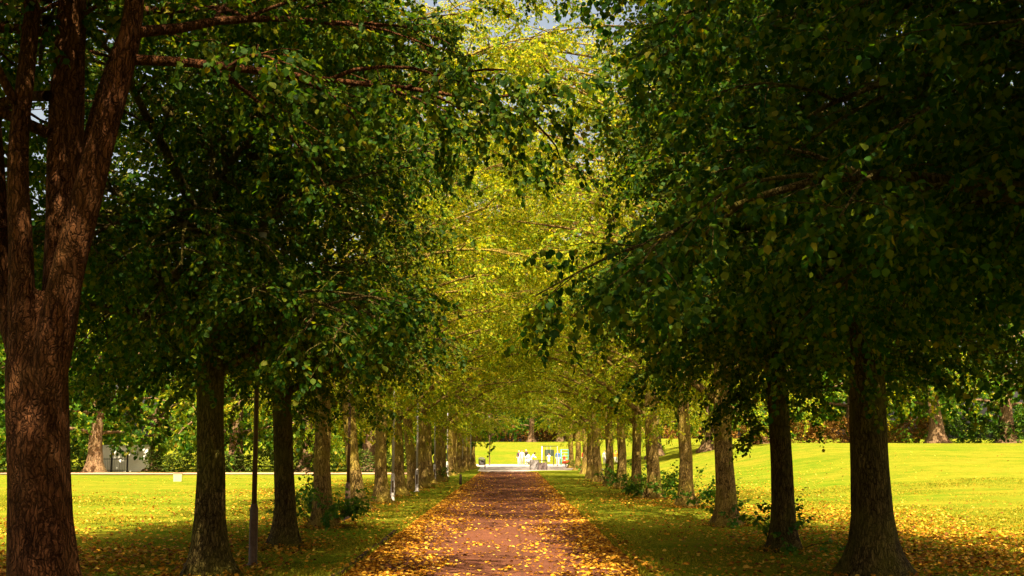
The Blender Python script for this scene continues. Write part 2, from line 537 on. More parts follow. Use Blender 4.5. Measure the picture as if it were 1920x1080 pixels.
def lime_tree(seed, height=14.0, reach=5.2, n_limb=26, epi=150, trunk_r=.29, dens=1.0, gap=0.35, nsp=4, sag_in=.05, inr=.0, mat='leaf', arms=7, arm_sp=3, skirt=1, h0=3.3):
    """an avenue tree; local +X is the path side. Returns trunk mesh, crown mesh"""
    rr = random.Random(seed); rng = np.random.default_rng(seed)
    wood = MB()
    tp = [Vector((0, 0, -.25)), Vector((0, 0, 0)), Vector((0, 0, .12)), Vector((0, 0, .28)), Vector((0, 0, .5)), Vector((0, 0, .9))]
    cur = Vector((0, 0, .9)); d = Vector((rr.uniform(-.04, .04), rr.uniform(-.04, .04), 1))
    while cur.z < height * .82:
        d = (d + Vector((rr.gauss(0, .035), rr.gauss(0, .035), .12))).normalized()
        cur = cur + d * .7; tp.append(cur.copy())
    top = tp[-1].z
    rads = []
    for p in tp:
        z = max(p.z, 0)
        r = trunk_r * (1 - .10 * min(z / 3.5, 1)) if z < 3.5 else trunk_r * .9 * max(.10, 1 - .95 * ((z - 3.5) / (top - 3.5)) ** .8)
        rads.append(r)
    trunk_tube(wood, tp, rads, 18, seed)
    limbs = []; arm_limbs = []
    for i in range(n_limb):
        f = (i + .3 * rr.random()) / n_limb
        h = h0 + (top - h0 - .8) * f ** 1.1
        az = i * 2.39996 + rr.uniform(-.3, .3)
        k = min(range(len(tp)), key=lambda q: abs(tp[q].z - h)); p = tp[k]
        inward = math.cos(az)                      # +1 towards the path
        el = math.radians(22 + 38 * f + 16 * max(inward, 0) * (1 - f) + rr.uniform(-8, 8))
        L = reach * (1.16 - .62 * f ** 1.4) * rr.uniform(.86, 1.12)
        if gap and inward > 0:
            L *= 1 + (inward if inr > 0 else inward ** .5) * (inr - (gap + inr) * float(sstep(.25, .62, f)))
            el -= .12 * inward * (1 - f)
        if gap <= 0 and inward > 0:
            L *= 1 + .65 * inward * float(sstep(.35, .65, f)); el -= .45 * inward * f
        dv = Vector((math.cos(az) * math.cos(el), math.sin(az) * math.cos(el), math.sin(el)))
        pts = grow(rr, p, dv, L, 9, (.20 - sag_in * inward) * (1 - .55 * f), .075)
        r = max(.035, .105 * (1 - .6 * f)) * rr.uniform(.8, 1.15)
        wood.tube(pts, [r * (1 - .86 * (j / 9) ** .8) + .004 for j in range(10)], 8, False)
        limbs.append((pts, r))
    # low drooping skirt on the lawn side and along the row
    for q in range(skirt):
        az = math.pi + (q + .5 - skirt / 2) / skirt * 3.6 + rr.uniform(-.2, .2)
        h = rr.uniform(4.2, 5.2); el = rr.uniform(.15, .4)
        p = tp[min(range(len(tp)), key=lambda k: abs(tp[k].z - h))]
        pts = grow(rr, p, (math.cos(az) * math.cos(el), math.sin(az) * math.cos(el), math.sin(el)), rr.uniform(3.4, 4.8), 8, .235, .08)
        wood.tube(pts, [.05 * (1 - .85 * (j / 8)) + .004 for j in range(9)], 6, False)
        limbs.append((pts, .04))
    # long bare arms that arch over the path
    for q in range(arms):
        h = (5.6 if mat != 'leaf' else 7.0) + 1.9 * q + rr.uniform(-.5, .5); az = rr.uniform(-.55, .55); el = rr.uniform(.15, .45)
        p = tp[min(range(len(tp)), key=lambda k: abs(tp[k].z - h))]
        pts = grow(rr, p, (math.cos(az) * math.cos(el), math.sin(az) * math.cos(el), math.sin(el)), rr.uniform(4.8, 6.2) * (.62 if mat == 'leaf' else 1.0), 11, .03, .10)
        wood.tube(pts, [.07 * (1 - .85 * (j / 11) ** .8) + .004 for j in range(12)], 8, False)
        arm_limbs.append((pts, .06))
    lead = [p for p in tp if p.z > top - 3.0]
    if len(lead) > 2:
        limbs.append((lead, .05))
    P, D = foliage_from(rr, rng, wood, limbs, int(round(9 * dens)), 6, nsp, 1.75, .8, .10)
    if arm_limbs:
        P2, D2 = foliage_from(rr, rng, wood, arm_limbs, 8, 4, arm_sp, 1.5, .7, .35, .020)
        P += P2; D += D2
    # short leafy shoots straight from the trunk
    for e in range(epi):
        z = h0 - .4 + 5.0 * rr.random() ** .8 - (.7 if e % 9 == 0 else 0); az = rr.uniform(0, 6.28)
        k = min(range(len(tp)), key=lambda q: abs(tp[q].z - z)); c = tp[k]
        dv = Vector((math.cos(az), math.sin(az), rr.uniform(-.2, .5)))
        q = grow(rr, Vector((c.x + math.cos(az) * rads[k] * .8, c.y + math.sin(az) * rads[k] * .8, z)), dv, rr.uniform(.4, 1.5), 3, .35, .1)
        wood.tube(q, [.008, .006, .005, .003], 3, False)
        for u in (.35, .6, .8, 1.0):
            a, g = along(q, min(u, .999)); P.append(a); D.append(g + Vector((rr.gauss(0, .4), rr.gauss(0, .4), rr.gauss(0, .3))))
    P = np.array([tuple(p) for p in P]); D = np.array([tuple(p) for p in D])
    V, Fq = leaf_sprays(P, D, rng)
    return wood.mesh("trunk", M['bark' if mat == 'leaf' else 'bark_lit']), mesh_np("crown", V, [Fq], M[mat])

def basal_shoots(seed, n=26, rad=.34, hmax=1.0, spread=.8):
    rr = random.Random(seed); rng = np.random.default_rng(seed + 99)
    wood = MB(); P, D = [], []
    for i in range(n):
        az = rr.uniform(0, 6.28)
        p = Vector((math.cos(az) * rad * rr.uniform(.8, 1.2), math.sin(az) * rad * rr.uniform(.8, 1.2), rr.uniform(.05, .4)))
        q = grow(rr, p, Vector((math.cos(az), math.sin(az), rr.uniform(.4, 2.0))), rr.uniform(.4, 1.0) * hmax * 1.2, 5, .25, .14)
        wood.tube(q, [.010, .008, .007, .006, .005, .003], 4, False)
        for u in (.3, .45, .6, .75, .88, 1.0):
            a, g = along(q, min(u, .999)); P.append(a); D.append(g + Vector((rr.gauss(0, .5), rr.gauss(0, .5), rr.gauss(0, .3))))
    V, Fq = leaf_sprays(np.array([tuple(p) for p in P]), np.array([tuple(p) for p in D]), rng, 6, .30, .10)
    n0 = len(wood.v)
    tri = [f for f in wood.f]
    allV = np.concatenate([np.array(wood.v), V])
    me = mesh_np("basal_shoots", allV, [np.array(tri), Fq + n0], [M['leaf_shoot'], M['bark']], mat_idx=[1] * len(tri) + [0] * len(Fq))
    return me

NEAR = dict(gap=.5, inr=-.58, dens=1.1, arms=1, arm_sp=2, skirt=7)
VARS = [lime_tree(11, 14.0, 5.5, 30, 190, .22, nsp=3, **NEAR), lime_tree(23, 14.6, 5.8, 33, 170, .285, nsp=5, **NEAR), lime_tree(37, 13.6, 5.4, 30, 200, .205, nsp=3, **NEAR), lime_tree(51, 14.2, 5.6, 31, 220, .21, nsp=4, **NEAR),
        lime_tree(99, 15.0, 5.8, 36, 40, .25, 1.1, 0.0, 4, .02, .12, 'leaf', 4, 3, 0, 5.2),  # dense closed crown of the added trees, shaped to block the sun
        lime_tree(64, 18.0, 5.3, 30, 60, .22, .39, .0, 3, .06, .30, 'leaf_lit'), lime_tree(75, 18.5, 5.4, 31, 50, .24, .39, .0, 3, .06, .30, 'leaf_lit'), lime_tree(88, 17.5, 5.3, 30, 80, .215, .39, .0, 3, .06, .30, 'leaf_lit')]
SHOOTS = [basal_shoots(3, 16), basal_shoots(8, 30, .34, 1.05), basal_shoots(15, 8, .36, .9)]

FEET = []           # where the trunks meet the turf
FARFROM = 27.0    # beyond this, crowns are thinned and leaf and bark brightened to look sunlit
AVENUE = "lime trees lining the path"
def avenue_tree(loc, side, variant, label, scale=1.0, girth=1.0, tilt=0.0, tilt_y=0.0, turn=0.0, shoots=None, group=AVENUE):
    """side -1: left row (local +X points right, to the path), +1: right row"""
    root = empty("lime_tree", loc)
    root.rotation_euler = (tilt_y, tilt, (0 if side < 0 else math.pi) + turn)
    if side > 0:
        root.rotation_euler = (tilt_y, -tilt, math.pi + turn)
    root.scale = (scale * girth, scale * girth, scale)
    tag(root, label, "tree", group)
    FEET.append((loc.x, loc.y, .27 * girth))
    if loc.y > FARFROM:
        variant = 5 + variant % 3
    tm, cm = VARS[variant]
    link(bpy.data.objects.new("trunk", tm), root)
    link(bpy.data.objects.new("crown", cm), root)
    if shoots is not None:
        link(bpy.data.objects.new("basal_shoots", SHOOTS[shoots]), root)
    return root

def base_at(px, py):
    g = ground(px, py, TURF)
    return Vector((g.x, g.y, gz(g.x, g.y) - .0))

LEFT = [   # base pixel, variant, scale, girth, lean to the left in degrees, basal shoots, label
    (392, 1082, 0, 1.0, 1.00, 1.5, None, "lime tree with mossy trunk, first in the left row past the multi-stemmed tree"),
    (534, 1028, 2, .98, .98, 0.5, None, "dark-trunked lime tree just right of the nearest lamp post on the left verge"),
    (607, 990, 0, 1.0, .95, 2.0, 1, "lime tree whose foot is hidden in a leafy bush, left row"),
    (672, 958, 3, 1.0, .95, 6.5, None, "lime tree leaning left right behind the second lamp post of the left row"),
    (716, 944, 0, 1.0, .98, 1.5, None, "straight lime tree with pale olive trunk between the second and third lamp posts"),
    (748, 930, 1, 1.0, 1.05, 4.0, None, "lime tree with dark right flank standing behind the third lamp post"),
    (776, 921, 2, 1.02, 1.0, 6.0, None, "leaning lime tree with greenish trunk just left of the fourth lamp post"),
    (793, 915, 3, 1.0, .98, 2.0, None, "lime tree just right of the fourth lamp post on the left"),
    (806, 908.5, 0, 1.0, 1.02, 4.0, None, "dark leaning lime tree with wide root flare left of the fifth lamp post"),
    (821, 903.5, 1, 1.0, .98, 1.0, 2, "ivy-dark lime tree directly behind the fifth lamp post on the left"),
    (830, 899, 2, 1.0, .95, 1.0, None, "lime tree in left row between the fifth and sixth lamp posts"),
    (845, 891.5, 3, 1.0, .95, 0.0, None, "orange-brown lime tree just right of the sixth lamp post"),
    (852, 888.5, 0, 1.0, .92, 0.0, None, "slim lime tree just left of the seventh lamp post"),
    (861, 885.5, 1, 1.0, .92, 0.0, None, "lime tree between the seventh and eighth lamp posts, left row"),
    (871, 882.5, 2, 1.0, .92, 0.0, None, "lime tree between the eighth and ninth lamp posts, left row"),
    (878, 880.5, 3, 1.0, .92, 0.0, None, "second to last lime tree of the left row"),
    (887, 878.5, 0, 1.0, .95, 0.0, None, "last lime tree of the left row, beside the litter bin on a post"),
]
RIGHT = [
    (1642, 1080, 1, 1.02, 1.02, 0.0, None, "big black-trunked lime tree, nearest trunk in the right row"),
    (1470, 1034, 3, 1.0, .98, -.5, 2, "dark lime tree second in the right row with sprigs at its right foot"),
    (1363, 987, 1, 1.0, .98, 0.0, 2, "lime tree third in the right row with wide root flare and loose sprigs"),
    (1287, 952, 0, 1.0, 1.0, .5, 0, "lime tree fourth in the right row with leafy shoots both sides of its foot"),
    (1226, 936, 1, 1.0, 1.05, 0.0, 1, "lime tree fifth in the right row, foot wrapped in dense shoots"),
    (1193, 928, 2, .98, .95, -1.5, 2, "lime tree sixth in the right row with dark upper trunk and few shoots"),
    (1166, 916.5, 3, 1.0, .98, 0.0, 0, "lime tree seventh in the right row with a round bush of shoots"),
    (1143, 911, 0, 1.0, .95, 0.0, 2, "lime tree eighth in the right row with leafy shoots"),
    (1122, 903, 1, 1.0, 1.05, 2.0, None, "reddish lime tree ninth in the right row without shoots"),
    (1107, 897, 2, 1.0, 1.0, 0.0, None, "lime tree tenth in the right row, close before the reddish one"),
    (1097, 889, 3, 1.0, .95, 0.0, None, "narrow lime tree eleventh in the right row"),
    (1084, 882, 0, 1.02, 1.08, 0.0, 2, "thick lime tree next to last in the right row with low shoots"),
    (1071, 878, 1, 1.0, 1.0, 0.0, None, "last lime tree of the right row, beside the playground"),
]
rt = random.Random(77)
for px, py, v, sc, gi, lean, sh, lab in LEFT:
    avenue_tree(base_at(px, py), -1, v, lab, sc, gi, -math.radians(lean), 0, rt.uniform(-.45, .45), sh)
for px, py, v, sc, gi, lean, sh, lab in RIGHT:
    avenue_tree(base_at(px, py), 1, v, lab, sc, gi, -math.radians(lean), 0, rt.uniform(-.45, .45), sh)
avenue_tree(Vector((5.55, 10.2, gz(5.55, 10.2))), 1, 3, "lime tree whose dark leaves fill the top right corner", 1.0, 1.0, 0, 0, 1.2)
OFF = "unseen lime tree added beside or behind the camera for shade"
for x, y, s, v in ((5.6, 4.0, 1, 4), (-5.2, 3.4, -1, 4), (5.5, -2, 1, 4), (-4.8, -2.6, -1, 4)):  # out of view, added to keep the foreground and forked tree in shade
    avenue_tree(Vector((x, y, gz(x, y))), s, v, OFF, 1.0, 1.0, 0, 0, rt.uniform(-.4, .4), None, "unseen shade trees added beside and behind the camera")

# the multi-stemmed tree at the left edge
def forked_tree():
    Y = 12.1
    rr = random.Random(5); rng = np.random.default_rng(5)
    base = at_depth(84, 1205, Y); base.z = gz(base.x, Y)
    root = empty("lime_tree", base)
    tag(root, "huge multi-stemmed lime tree with bare red brown limbs at the left edge", "tree", AVENUE)
    def P3(px, py, dy=0.0): return at_depth(px, py, Y + dy) - base
    wood = MB(); big = MB()
    tr = [Vector((0, 0, -.3)), Vector((0, 0, 0)), Vector((0, 0, .15)), Vector((0, 0, .35))] + [P3(px, py) for px, py in ((78, 1080), (73, 980), (70, 880), (68, 780), (66, 700), (68, 640), (72, 590), (76, 545))]
    trunk_tube(big, tr, [.34, .335, .33, .325, .325, .315, .305, .30, .30, .28, .19, .05], 28, 3, .55, 6)
    pm = 12.1 / 2200
    stems = [
        ([(56, 800, 0), (48, 700, -.08), (42, 600, -.12), (40, 480, -.12), (33, 360, -.12), (36, 250, -.1), (50, 120, -.05), (62, 0, 0), (70, -160, .1), (60, -420, .2)], [28, 27, 25, 23, 20.5, 19, 17, 15, 12, 7]),
        ([(60, 740, .05), (36, 640, .12), (8, 540, .17), (-8, 420, .2), (-22, 250, .2), (-30, 60, .2), (-60, -160, .1), (-110, -420, 0)], [28, 28, 28, 27, 25, 22, 16, 8]),
        ([(84, 780, .0), (96, 690, .05), (108, 600, .14), (118, 480, .22), (120, 340, .28), (125, 200, .3), (133, 60, .3), (142, -120, .3), (150, -400, .3)], [28, 32, 35, 37, 36, 33, 29, 22, 9]),
        ([(80, 800, -.06), (90, 700, -.13), (106, 600, -.17), (128, 500, -.2), (160, 380, -.22), (192, 260, -.24), (222, 150, -.26), (246, 60, -.3), (262, -60, -.3), (300, -240, -.4), (330, -460, -.5)], [30, 33, 34, 31, 28, 25.5, 24, 21, 16, 11, 5]),
        ([(132, 440, .3), (160, 300, .5), (196, 170, .8), (250, 20, 1.2), (330, -160, 1.8), (420, -330, 2.4)], [16, 17, 15, 12, 9, 5]),
    ]
    limbs = []
    for pts, rad in stems:
        Q = [P3(*p) for p in pts]
        fine = []
        fr = []
        for i in range(len(Q) - 1):
            for k in range(3):
                t = k / 3
                a = Q[max(i - 1, 0)]; b = Q[i]; c = Q[i + 1]; d = Q[min(i + 2, len(Q) - 1)]
                fine.append(.5 * ((2 * b) + (c - a) * t + (2 * a - 5 * b + 4 * c - d) * t * t + (3 * b - a - 3 * c + d) * t ** 3))
                fr.append((rad[i] * (1 - t) + rad[i + 1] * t) * pm)
        fine.append(Q[-1]); fr.append(rad[-1] * pm)
        sd = rr.uniform(0, 9)
        big.tube(fine, fr, 16, True, True, lambda i, th, p, s=sd: 1 + .05 * math.sin(3 * th + s + p.z) + .10 * noise.noise(Vector((math.cos(th), math.sin(th), p.z * 1.3 + s))))
        limbs.append((fine[len(fine) * 2 // 3:], fr[-3] + .02))
    # side limbs that carry the foliage
    def limb(p, d, L, r, sag=.10):
        q = grow(rr, p, d, L, 9, sag, .07)
        wood.tube(q, [r * (1 - .86 * (j / 9) ** .8) + .004 for j in range(10)], 8, False)
        limbs.append((q, r))
    limb(P3(255, 112, -.28), (1.0, .15, .12), 4.2, .055, .05)
    limb(P3(258, 60, -.3), (.8, .9, .5), 5.0, .06, .06)
    limb(P3(280, -150, -.3), (.9, -.3, .5), 5.0, .06)
    limb(P3(300, -240, -.4), (.7, .6, .6), 5.0, .06)
    limb(P3(40, 215, -.1), (-.5, -.6, .9), 4.0, .05)
    limb(P3(250, 20, 1.2), (.6, 1.0, .3), 5.0, .05)
    limb(P3(330, -160, 1.8), (.9, .5, .4), 4.5, .05)
    for az, el, L, z in ((2.2, .5, 5, -160), (3.0, .4, 5, -120), (3.9, .5, 4.5, -200), (1.4, .6, 5, -200), (2.7, .9, 4.5, -300), (.3, .7, 4.5, -320), (4.8, .6, 4.5, -260), (2.3, .25, 5, 180), (2.9, .2, 4.5, 60), (3.4, .3, 4.5, 250), (1.9, .3, 5, 40), (2.6, .5, 4.5, 0)):
        limb(P3(90, z, .1), (math.cos(az) * math.cos(el), math.sin(az) * math.cos(el), math.sin(el)), L, .06)
    P, D = foliage_from(rr, rng, wood, limbs, 9, 6, 4, 1.7, .8, .12)
    P = np.array([tuple(p) for p in P]); D = np.array([tuple(p) for p in D])
    V, Fq = leaf_sprays(P, D, rng)
    # the limbs melt into one trunk
    t = big.build("trunk_tmp", M['bark_red'])
    md = t.modifiers.new("r", 'REMESH'); md.mode = 'VOXEL'; md.voxel_size = .022
    sm = t.modifiers.new("s", 'SMOOTH'); sm.factor = .5; sm.iterations = 5
    bpy.context.view_layer.update()
    tm = bpy.data.meshes.new_from_object(t.evaluated_get(bpy.context.evaluated_depsgraph_get()))
    bpy.data.objects.remove(t)
    n = len(tm.vertices); co = np.empty(n * 3, dtype=np.float32); tm.vertices.foreach_get("co", co)
    wood.add(co.reshape(-1, 3).tolist(), [tuple(p.vertices) for p in tm.polygons], True)
    wood.build("trunk", M['bark_red'], root)
    link(bpy.data.objects.new("crown", mesh_np("crown", V, [Fq], M['leaf'])), root)
forked_tree()

# ------------------------------------------------------------------ trees and hedges beyond the lawns
def far_tree(seed, height=12.0, reach=5.5, low=.8):
    rr = random.Random(seed); rng = np.random.default_rng(seed)
    wood = MB()
    tp = [Vector((0, 0, z)) for z in (-.4, 0, .25, .6, 1.2)]
    cur = tp[-1].copy(); d = Vector((0, 0, 1))
    while cur.z < height * .8:
        d = (d + Vector((rr.gauss(0, .06), rr.gauss(0, .06), .15))).normalized(); cur = cur + d * .9; tp.append(cur.copy())
    top = tp[-1].z
    trunk_tube(wood, tp, [.42 * max(.12, 1 - .85 * max(p.z, 0) / top) for p in tp], 14, seed, .9, 5)
    limbs = []
    for i in range(22):
        f = (i + .3 * rr.random()) / 22
        h = 1.9 + (top - 2.4) * f
        az = i * 2.39996 + rr.uniform(-.3, .3)
        k = min(range(len(tp)), key=lambda q: abs(tp[q].z - h)); p = tp[k]
        el = math.radians(14 + 45 * f + rr.uniform(-8, 8))
        L = reach * (1.05 - .55 * f ** 1.5) * rr.uniform(.75, 1.15)
        pts = grow(rr, p, (math.cos(az) * math.cos(el), math.sin(az) * math.cos(el), math.sin(el)), L, 7, .20 * (1 - .5 * f), .09)
        wood.tube(pts, [.11 * (1 - f * .5) * (1 - .86 * j / 7) + .01 for j in range(8)], 6, False)
        limbs.append((pts, .08))
    P, D = [], []
    for pts, r in limbs:
        for b in range(10):
            p, d = along(pts, min(.18 + .82 * (b + rr.random()) / 10, .999))
            for w in range(4):
                q = p + Vector((rr.gauss(0, .55), rr.gauss(0, .55), rr.gauss(-.1, .45)))
                P.append(q); D.append(Vector((rr.gauss(0, 1), rr.gauss(0, 1), rr.gauss(-.2, .5))))
    V, Fq = leaf_sprays(np.array([tuple(p) for p in P]), np.array([tuple(p) for p in D]), rng, 12, .75, .21)
    return wood.mesh("trunk", M['bark_far']), V, Fq

FAR_RAW = [far_tree(101), far_tree(202, 13.5, 6.0), far_tree(303, 11.0, 6.2)]
FAR = [(tm, mesh_np("crown", V, [Fq], M['leaf_far'])) for tm, V, Fq in FAR_RAW]

def park_tree(x, y, v, sc, rz, label, gi=1.0):
    root = empty("park_tree", (x, y, gz(x, y) - .03), rz)
    root.scale = (sc * gi, sc * gi, sc)
    tag(root, label, "tree", "trees beyond the lawns")
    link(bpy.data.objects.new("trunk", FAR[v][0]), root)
    link(bpy.data.objects.new("crown", FAR[v][1]), root)
    return root

PARK = [
    (at_depth(176, 893, 92.5), 0, 1.0, 1.0, "tree with pale fluted trunk at the far side of the left lawn, beside the railing"),
    (at_depth(60, 893, 97), 1, 1.0, 2.0, "broad tree beyond the left lawn, behind the huge multi-stemmed trunk"),
    (at_depth(285, 893, 99), 2, 1.05, .4, "spreading tree over the hedge beyond the left lawn, left of the mossy trunk"),
    (at_depth(440, 893, 97), 1, 1.0, 3.3, "tree beyond the left lawn seen around the nearest lamp post"),
    (at_depth(575, 893, 96), 0, 1.05, 5.1, "tree beyond the left lawn seen behind the leafy bush"),
    (at_depth(690, 893, 98), 2, 1.0, .9, "tree beyond the left lawn seen between second and third lamp posts"),
    (at_depth(790, 885, 112), 1, 1.0, 4.1, "tree behind the far half of the left row"),
    (at_depth(-70, 893, 94), 2, 1.0, 5.5, "tree beyond the left lawn cut by the left edge"),
    (at_depth(996, 838, 218), 1, 1.25, 1.6, "tree with pinkish trunk on top of the grass bank at the avenue end"),
    (at_depth(925, 836, 222), 0, 1.3, 3.6, "tree on the grass bank left of the pinkish trunk"),
    (at_depth(1050, 836, 224), 2, 1.3, .2, "tree on the grass bank right of the pinkish trunk above the playground"),
    (at_depth(860, 840, 215), 1, 1.25, 2.6, "tree at the left end of the grass bank"),
    (at_depth(1757, 833, 97), 2, 1.0, 2.2, "tree with orange brown flared trunk on the far right lawn edge"),
    (at_depth(1600, 840, 104), 1, 1.05, 1.1, "tree beyond the right lawn between the two nearest right trunks"),
    (at_depth(1440, 850, 103), 0, 1.0, 4.4, "tree beyond the right lawn behind the second right trunk"),
    (at_depth(1330, 855, 108), 2, 1.0, 3.0, "tree beyond the right lawn between third and fourth right trunks"),
    (at_depth(1230, 855, 122), 1, 1.0, 5.9, "tree beyond the right lawn behind the fifth right trunk"),
    (at_depth(1890, 833, 101), 0, 1.05, .6, "tree beyond the right lawn at the right edge above the green shrub"),
]
for p, v, sc, rz, lab in PARK:
    park_tree(p.x, p.y, v, sc * (1.45 if p.y < 150 else 1.1), rz, lab, 1.0 if ("pale fluted" in lab or "orange" in lab or "pinkish trunk on" in lab) else 1.0)

def woods():
    """the mass of trees behind, too far and too dense to tell apart"""
    rr = random.Random(9); Vs, Fs, n = [], [], 0
    spots = [(x + rr.uniform(-2, 2), 116 + rr.uniform(-5, 8)) for x in range(-95, -8, 7)]
    spots += [(x + rr.uniform(-2, 2), 128 + rr.uniform(-5, 8)) for x in range(22, 100, 7)]
    spots += [(x + rr.uniform(-2, 2), 248 + rr.uniform(-6, 10)) for x in range(-60, 62, 8)]
    for x, y in spots:
        _, V, Fq = FAR_RAW[rr.randrange(3)]
        keep = np.arange(len(V) // 6) % 3 != rr.randrange(3)
        W = V.reshape(-1, 6, 3)[keep]
        c = W.mean(axis=1, keepdims=True); W = (W - c) * 1.7 + c
        a = rr.uniform(0, 6.28); s = rr.uniform(1.1, 1.5) * (1.35 if y > 200 else 1)
        R = np.array([[math.cos(a), -math.sin(a), 0], [math.sin(a), math.cos(a), 0], [0, 0, 1]]) * s
        W = W @ R.T + np.array([x, y, gz(x, y) - .8])
        m = len(W)
        Fs.append((LEAF_F[None] + (np.arange(m) * 6)[:, None, None]).reshape(-1, 4) + n); n += m * 6
        Vs.append(W.reshape(-1, 3))
    o = link(bpy.data.objects.new("woods", mesh_np("woods", np.concatenate(Vs), [np.concatenate(Fs)], M['leaf_far'])))
    tag(o, "mass of green trees far beyond the lawns", "woods", kind='stuff')
woods()

def hedge(x0, y0, x1, y1, h, w, label, mat='leaf_hedge', seed=1, dens=70, name="hedge", cat="hedge", leaf=.13):
    rng = np.random.default_rng(seed); L = math.hypot(x1 - x0, y1 - y0); n = int(L * h * dens)
    t = rng.random(n); a = rng.normal(0, 1, n); z = rng.random(n) ** .8
    top = h * (1 + .16 * np.sin(t * L * 1.1 + seed) + .10 * np.sin(t * L * 3.7))
    wid = w * np.sqrt(np.clip(1 - z ** 3, .05, 1)) * .5
    off = np.clip(a * .55, -1, 1) * wid
    dx, dy = (x1 - x0) / L, (y1 - y0) / L
    X = x0 + dx * t * L - dy * off; Y = y0 + dy * t * L + dx * off
    Z = np.array([gz(px, py) for px, py in zip(X, Y)]) + z * top
    P = np.stack([X, Y, Z], 1) - np.array([x0, y0, 0])
    D = rng.normal(0, 1, (n, 3)); D[:, 2] = np.abs(D[:, 2]) * .4
    V, Fq = leaf_sprays(P, D, rng, 7, .3, leaf, .3)
    o = link(bpy.data.objects.new(name, mesh_np(name, V, [Fq], M[mat])))
    o.location = (x0, y0, 0)
    return tag(o, label, cat)

hedge(-46, 94, -33.6, 94, 1.9, 1.6, "dark clipped hedge left of the pale fluted tree trunk", seed=2)
hedge(-29.3, 95.5, -8, 95.5, 1.7, 1.8, "dark hedge along the far side of the left lawn, right of the railing", seed=3)
hedge(20, 103, 36, 100.5, 1.9, 2.2, "russet hedge on the far right lawn edge behind the nearest right trunks", 'leaf_rust', 4)
hedge(36.5, 101.5, 52, 99, 2.0, 2.2, "dark green hedge on the far right lawn edge, right of the orange trunk", seed=5)
hedge(-36, 231, 44, 231, 2.6, 3, "rusty undergrowth hedge along the top of the grass bank", 'leaf_rust', 6, 30, leaf=.25)
hedge(41.5, 97, 45, 96.3, 2.6, 2.4, "bright green shrub at the far right edge of the lawn", 'leaf_shoot', 7, 60, name="shrub", cat="shrub")

# ------------------------------------------------------------------ grass and fallen leaves
def grass_blades():
    rng = np.random.default_rng(31)
    N = 330000
    y = 17 + 36 * rng.random(N) ** 1.5
    half = .46 * y + 1.5
    x = (rng.random(N) * 2 - 1) * half
    el = np.array([edge_l(v) for v in np.linspace(10, 60, 600)]); er = np.array([edge_r(v) for v in np.linspace(10, 60, 600)])
    gy = np.linspace(10, 60, 600)
    keep = (x < np.interp(y, gy, el) + .03) | (x > np.interp(y, gy, er) - .03)
    x, y = x[keep], y[keep]; n = len(x)
    r = 2.35 * sstep(28, 100, y) * sstep(8, 23, x)
    z = TURF + r - .01
    h = rng.uniform(.025, .06, n) * (.8 + .5 * np.sin(x * 1.3) * np.sin(y * 1.1))
    edge = np.minimum(np.abs(x - np.interp(y, gy, el)), np.abs(x - np.interp(y, gy, er))) < .25
    h = np.where(edge, h * 1.7, h)
    fx, fy, fz, fh = [], [], [], []
    for tx, ty, tr in FEET:                     # longer grass the mower leaves round each trunk
        if 14 < ty < 60:
            k = 420; q = rng.random(k) * 6.28; rad = tr * (1.15 + .9 * rng.random(k) ** 1.4)
            fx.append(tx + np.cos(q) * rad); fy.append(ty + np.sin(q) * rad); fz.append(np.full(k, TURF - .02)); fh.append(rng.uniform(.06, .17, k))
    x = np.concatenate([x] + fx); y = np.concatenate([y] + fy); z = np.concatenate([z] + fz); h = np.concatenate([h] + fh); n = len(x)
    a = rng.random(n) * 6.28; w = rng.uniform(.004, .009, n) * (1 + y / 30)
    ln = rng.normal(0, .6, (n, 2)) * h[:, None]
    V = np.empty((n, 3, 3))
    V[:, 0] = np.stack([x - np.cos(a) * w, y - np.sin(a) * w, z], 1)
    V[:, 1] = np.stack([x + np.cos(a) * w, y + np.sin(a) * w, z], 1)
    V[:, 2] = np.stack([x + ln[:, 0], y + ln[:, 1], z + h], 1)
    o = link(bpy.data.objects.new("grass", mesh_np("grass", V.reshape(-1, 3), [np.arange(n * 3).reshape(n, 3)], M['grass'])))
    tag(o, "short yellow green grass on both verges", "grass", kind='stuff')
grass_blades()

